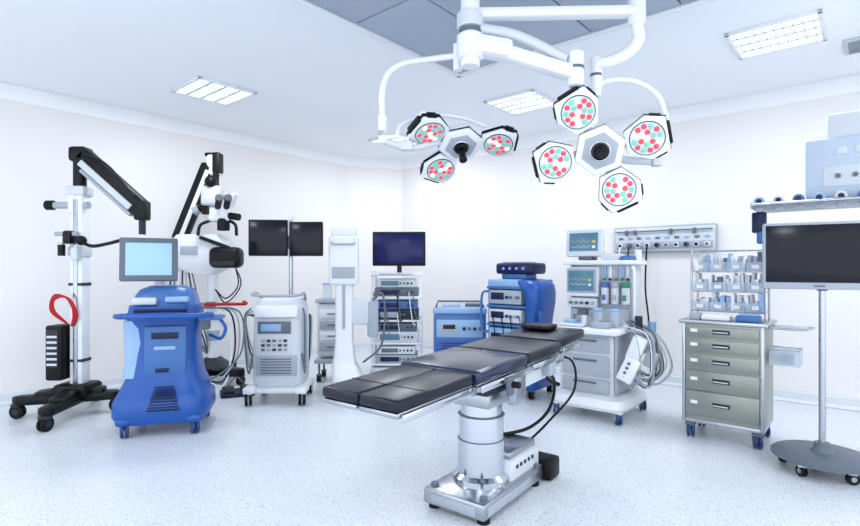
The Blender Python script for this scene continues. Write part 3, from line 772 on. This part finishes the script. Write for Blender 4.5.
o.cyl((-.49, .34, 2.12), (-.49, .34, 2.25), .024, WHITE, bev=.004)
def frame(c, n, roll=0):
    n = Vector(n).normalized(); up = Vector((0, 0, 1)); x = up.cross(n).normalized()*1.0; y = n.cross(x)
    M = Matrix((x, y, n)).transposed().to_4x4(); M.translation = Vector(c)-BO
    return M @ Matrix.Rotation(math.radians(roll), 4, 'Z')
def cluster(o, M, angs, R, tag):
    o.M = M; o.part(tag+'_hub')
    hexa = [(.14*math.cos(math.radians(60*k+20)), .14*math.sin(math.radians(60*k+20))) for k in range(6)]
    o.prism(hexa, -.05, .01, WHITE, b=.010); o.prism([(a*1.01, b*1.01) for a, b in hexa], -.024, -.012, DGREY, b=0)
    o.prism([(a*.72, b*.72) for a, b in hexa], .008, .018, LGREY, b=.004)
    o.cyl((0, 0, .015), (0, 0, .045), .042, BLACK, bev=.006); o.cyl((0, 0, .045), (0, 0, .13), .019, BLACK, r2=.025, bev=.006)
    o.tube([(.05*math.cos(k*math.pi/6), .05*math.sin(k*math.pi/6), .02) for k in range(12)], .006, CHROME, closed=True)
    o.cyl((0, 0, -.10), (0, 0, -.045), .05, OFFW, bev=.008)
    for i, a in enumerate(angs):
        o.M = M @ Matrix.Rotation(math.radians(a), 4, 'Z') @ Matrix.Translation((R, 0, 0)) @ Matrix.Rotation(math.radians(-9), 4, 'Y')
        o.part(tag+'_lamp_petal_%d' % (i+1))
        pl = [(-.096, -.06), (.016, -.118), (.114, -.086), (.114, .086), (.016, .118), (-.096, .06)]
        o.prism([(x*1.03, y*1.03) for x, y in pl], -.035, -.012, BLACK, b=.004)
        o.prism(pl, -.062, -.03, WHITE, b=.012); o.prism(pl, -.014, .010, WHITE, b=.006)
        o.cyl((.012, 0, .008), (.012, 0, .013), .090, DGREY, seg=32); o.cyl((.012, 0, .012), (.012, 0, .015), .085, LENS, seg=32)
        for k, (q, rr) in enumerate([(1, 0), (6, .032), (12, .064)]):
            for j in range(q):
                t = 2*math.pi*j/q+k*.3; m = [LEDR, LEDG, LEDR, LEDW][(j+k) % 4] if k else LEDW
                if k == 2: m = [LEDR, LEDG, LEDR, LEDR, LEDW, LEDG][j % 6]
                o.sph((.012+rr*math.cos(t), rr*math.sin(t), .015), .0145, m, (1, 1, .35))
        o.box((-R*.5+.02, 0, -.03), (R*.42, .05, .03), OFFW, b=.008)
        o.box((.120, 0, -.02), (.02, .12, .045), BLACK, b=.008)
        for sy in (-1, 1): o.box((.066, sy*.106, -.02), (.06, .012, .04), BLACK, b=.005, r=(0, 0, sy*-18))
    o.M = Matrix.Identity(4)
def W_(pts): return [Vector(p)-BO for p in pts]
cluster(o, frame((.92, 2.80, 1.985), (-.22, -.88, -.36)), (13, 119, -64, -168), .230, 'main')
o.part('main_yoke')
o.tube(W_([(.90, 2.80, 2.34), (1.0, 2.82, 2.375), (1.14, 2.84, 2.37), (1.26, 2.86, 2.30), (1.315, 2.88, 2.16), (1.30, 2.89, 2.02), (1.25, 2.90, 1.95)]), .015, WHITE, seg=12)
a_, b_ = W_([(.90, 2.80, 2.28), (.90, 2.80, 2.36)]); o.cyl(a_, b_, .024, WHITE, bev=.004)
o.box(W_([(1.27, 2.90, 1.96)])[0], (.06, .06, .08), OFFW, b=.015)
o.tube(W_([(1.25, 2.91, 1.95), (1.1, 2.95, 1.97), (.94, 2.88, 2.02)]), .022, OFFW, seg=12)
cluster(o, frame((.19, 3.20, 2.11), (.10, -.50, -.86)), (8, -112, 155), .225, 'satellite')
o.part('satellite_yoke')
a_, b_ = W_([(-.28, 3.04, 2.08), (-.28, 3.04, 2.16)]); o.cyl(a_, b_, .024, WHITE, bev=.004)
o.tube(W_([(-.28, 3.04, 2.12), (-.20, 3.05, 2.13), (-.17, 3.08, 2.2), (-.02, 3.14, 2.28), (.2, 3.2, 2.28), (.38, 3.24, 2.22), (.42, 3.25, 2.16)]), .014, WHITE, seg=12)
o.tube(W_([(-.28, 3.04, 2.10), (-.12, 3.1, 2.07), (.04, 3.18, 2.12), (.16, 3.24, 2.15)]), .02, OFFW, seg=12); o.box(W_([(-.14, 3.09, 2.08)])[0], (.08, .06, .06), OFFW, b=.015)
a_, b_ = W_([(.12, 3.22, 2.14), (.20, 3.26, 2.20)]); o.cyl(a_, b_, .03, BLACK)
o.done()

# ---------------------------------------------------------------- world, camera
w = bpy.data.worlds.new('World'); sc.world = w; w.use_nodes = True
bg = w.node_tree.nodes['Background']; bg.inputs[0].default_value = (.90, .95, 1, 1); bg.inputs[1].default_value = 1.95
cd = bpy.data.cameras.new('camera'); cam = bpy.data.objects.new('camera', cd); sc.collection.objects.link(cam)
cam.location = (0, 0, CAM_H); cam.rotation_euler = (math.radians(90), 0, 0)
cd.sensor_width = 36; cd.lens = 36*517/860; cd.shift_y = 5/860; cd.clip_start = .05
sc.camera = cam
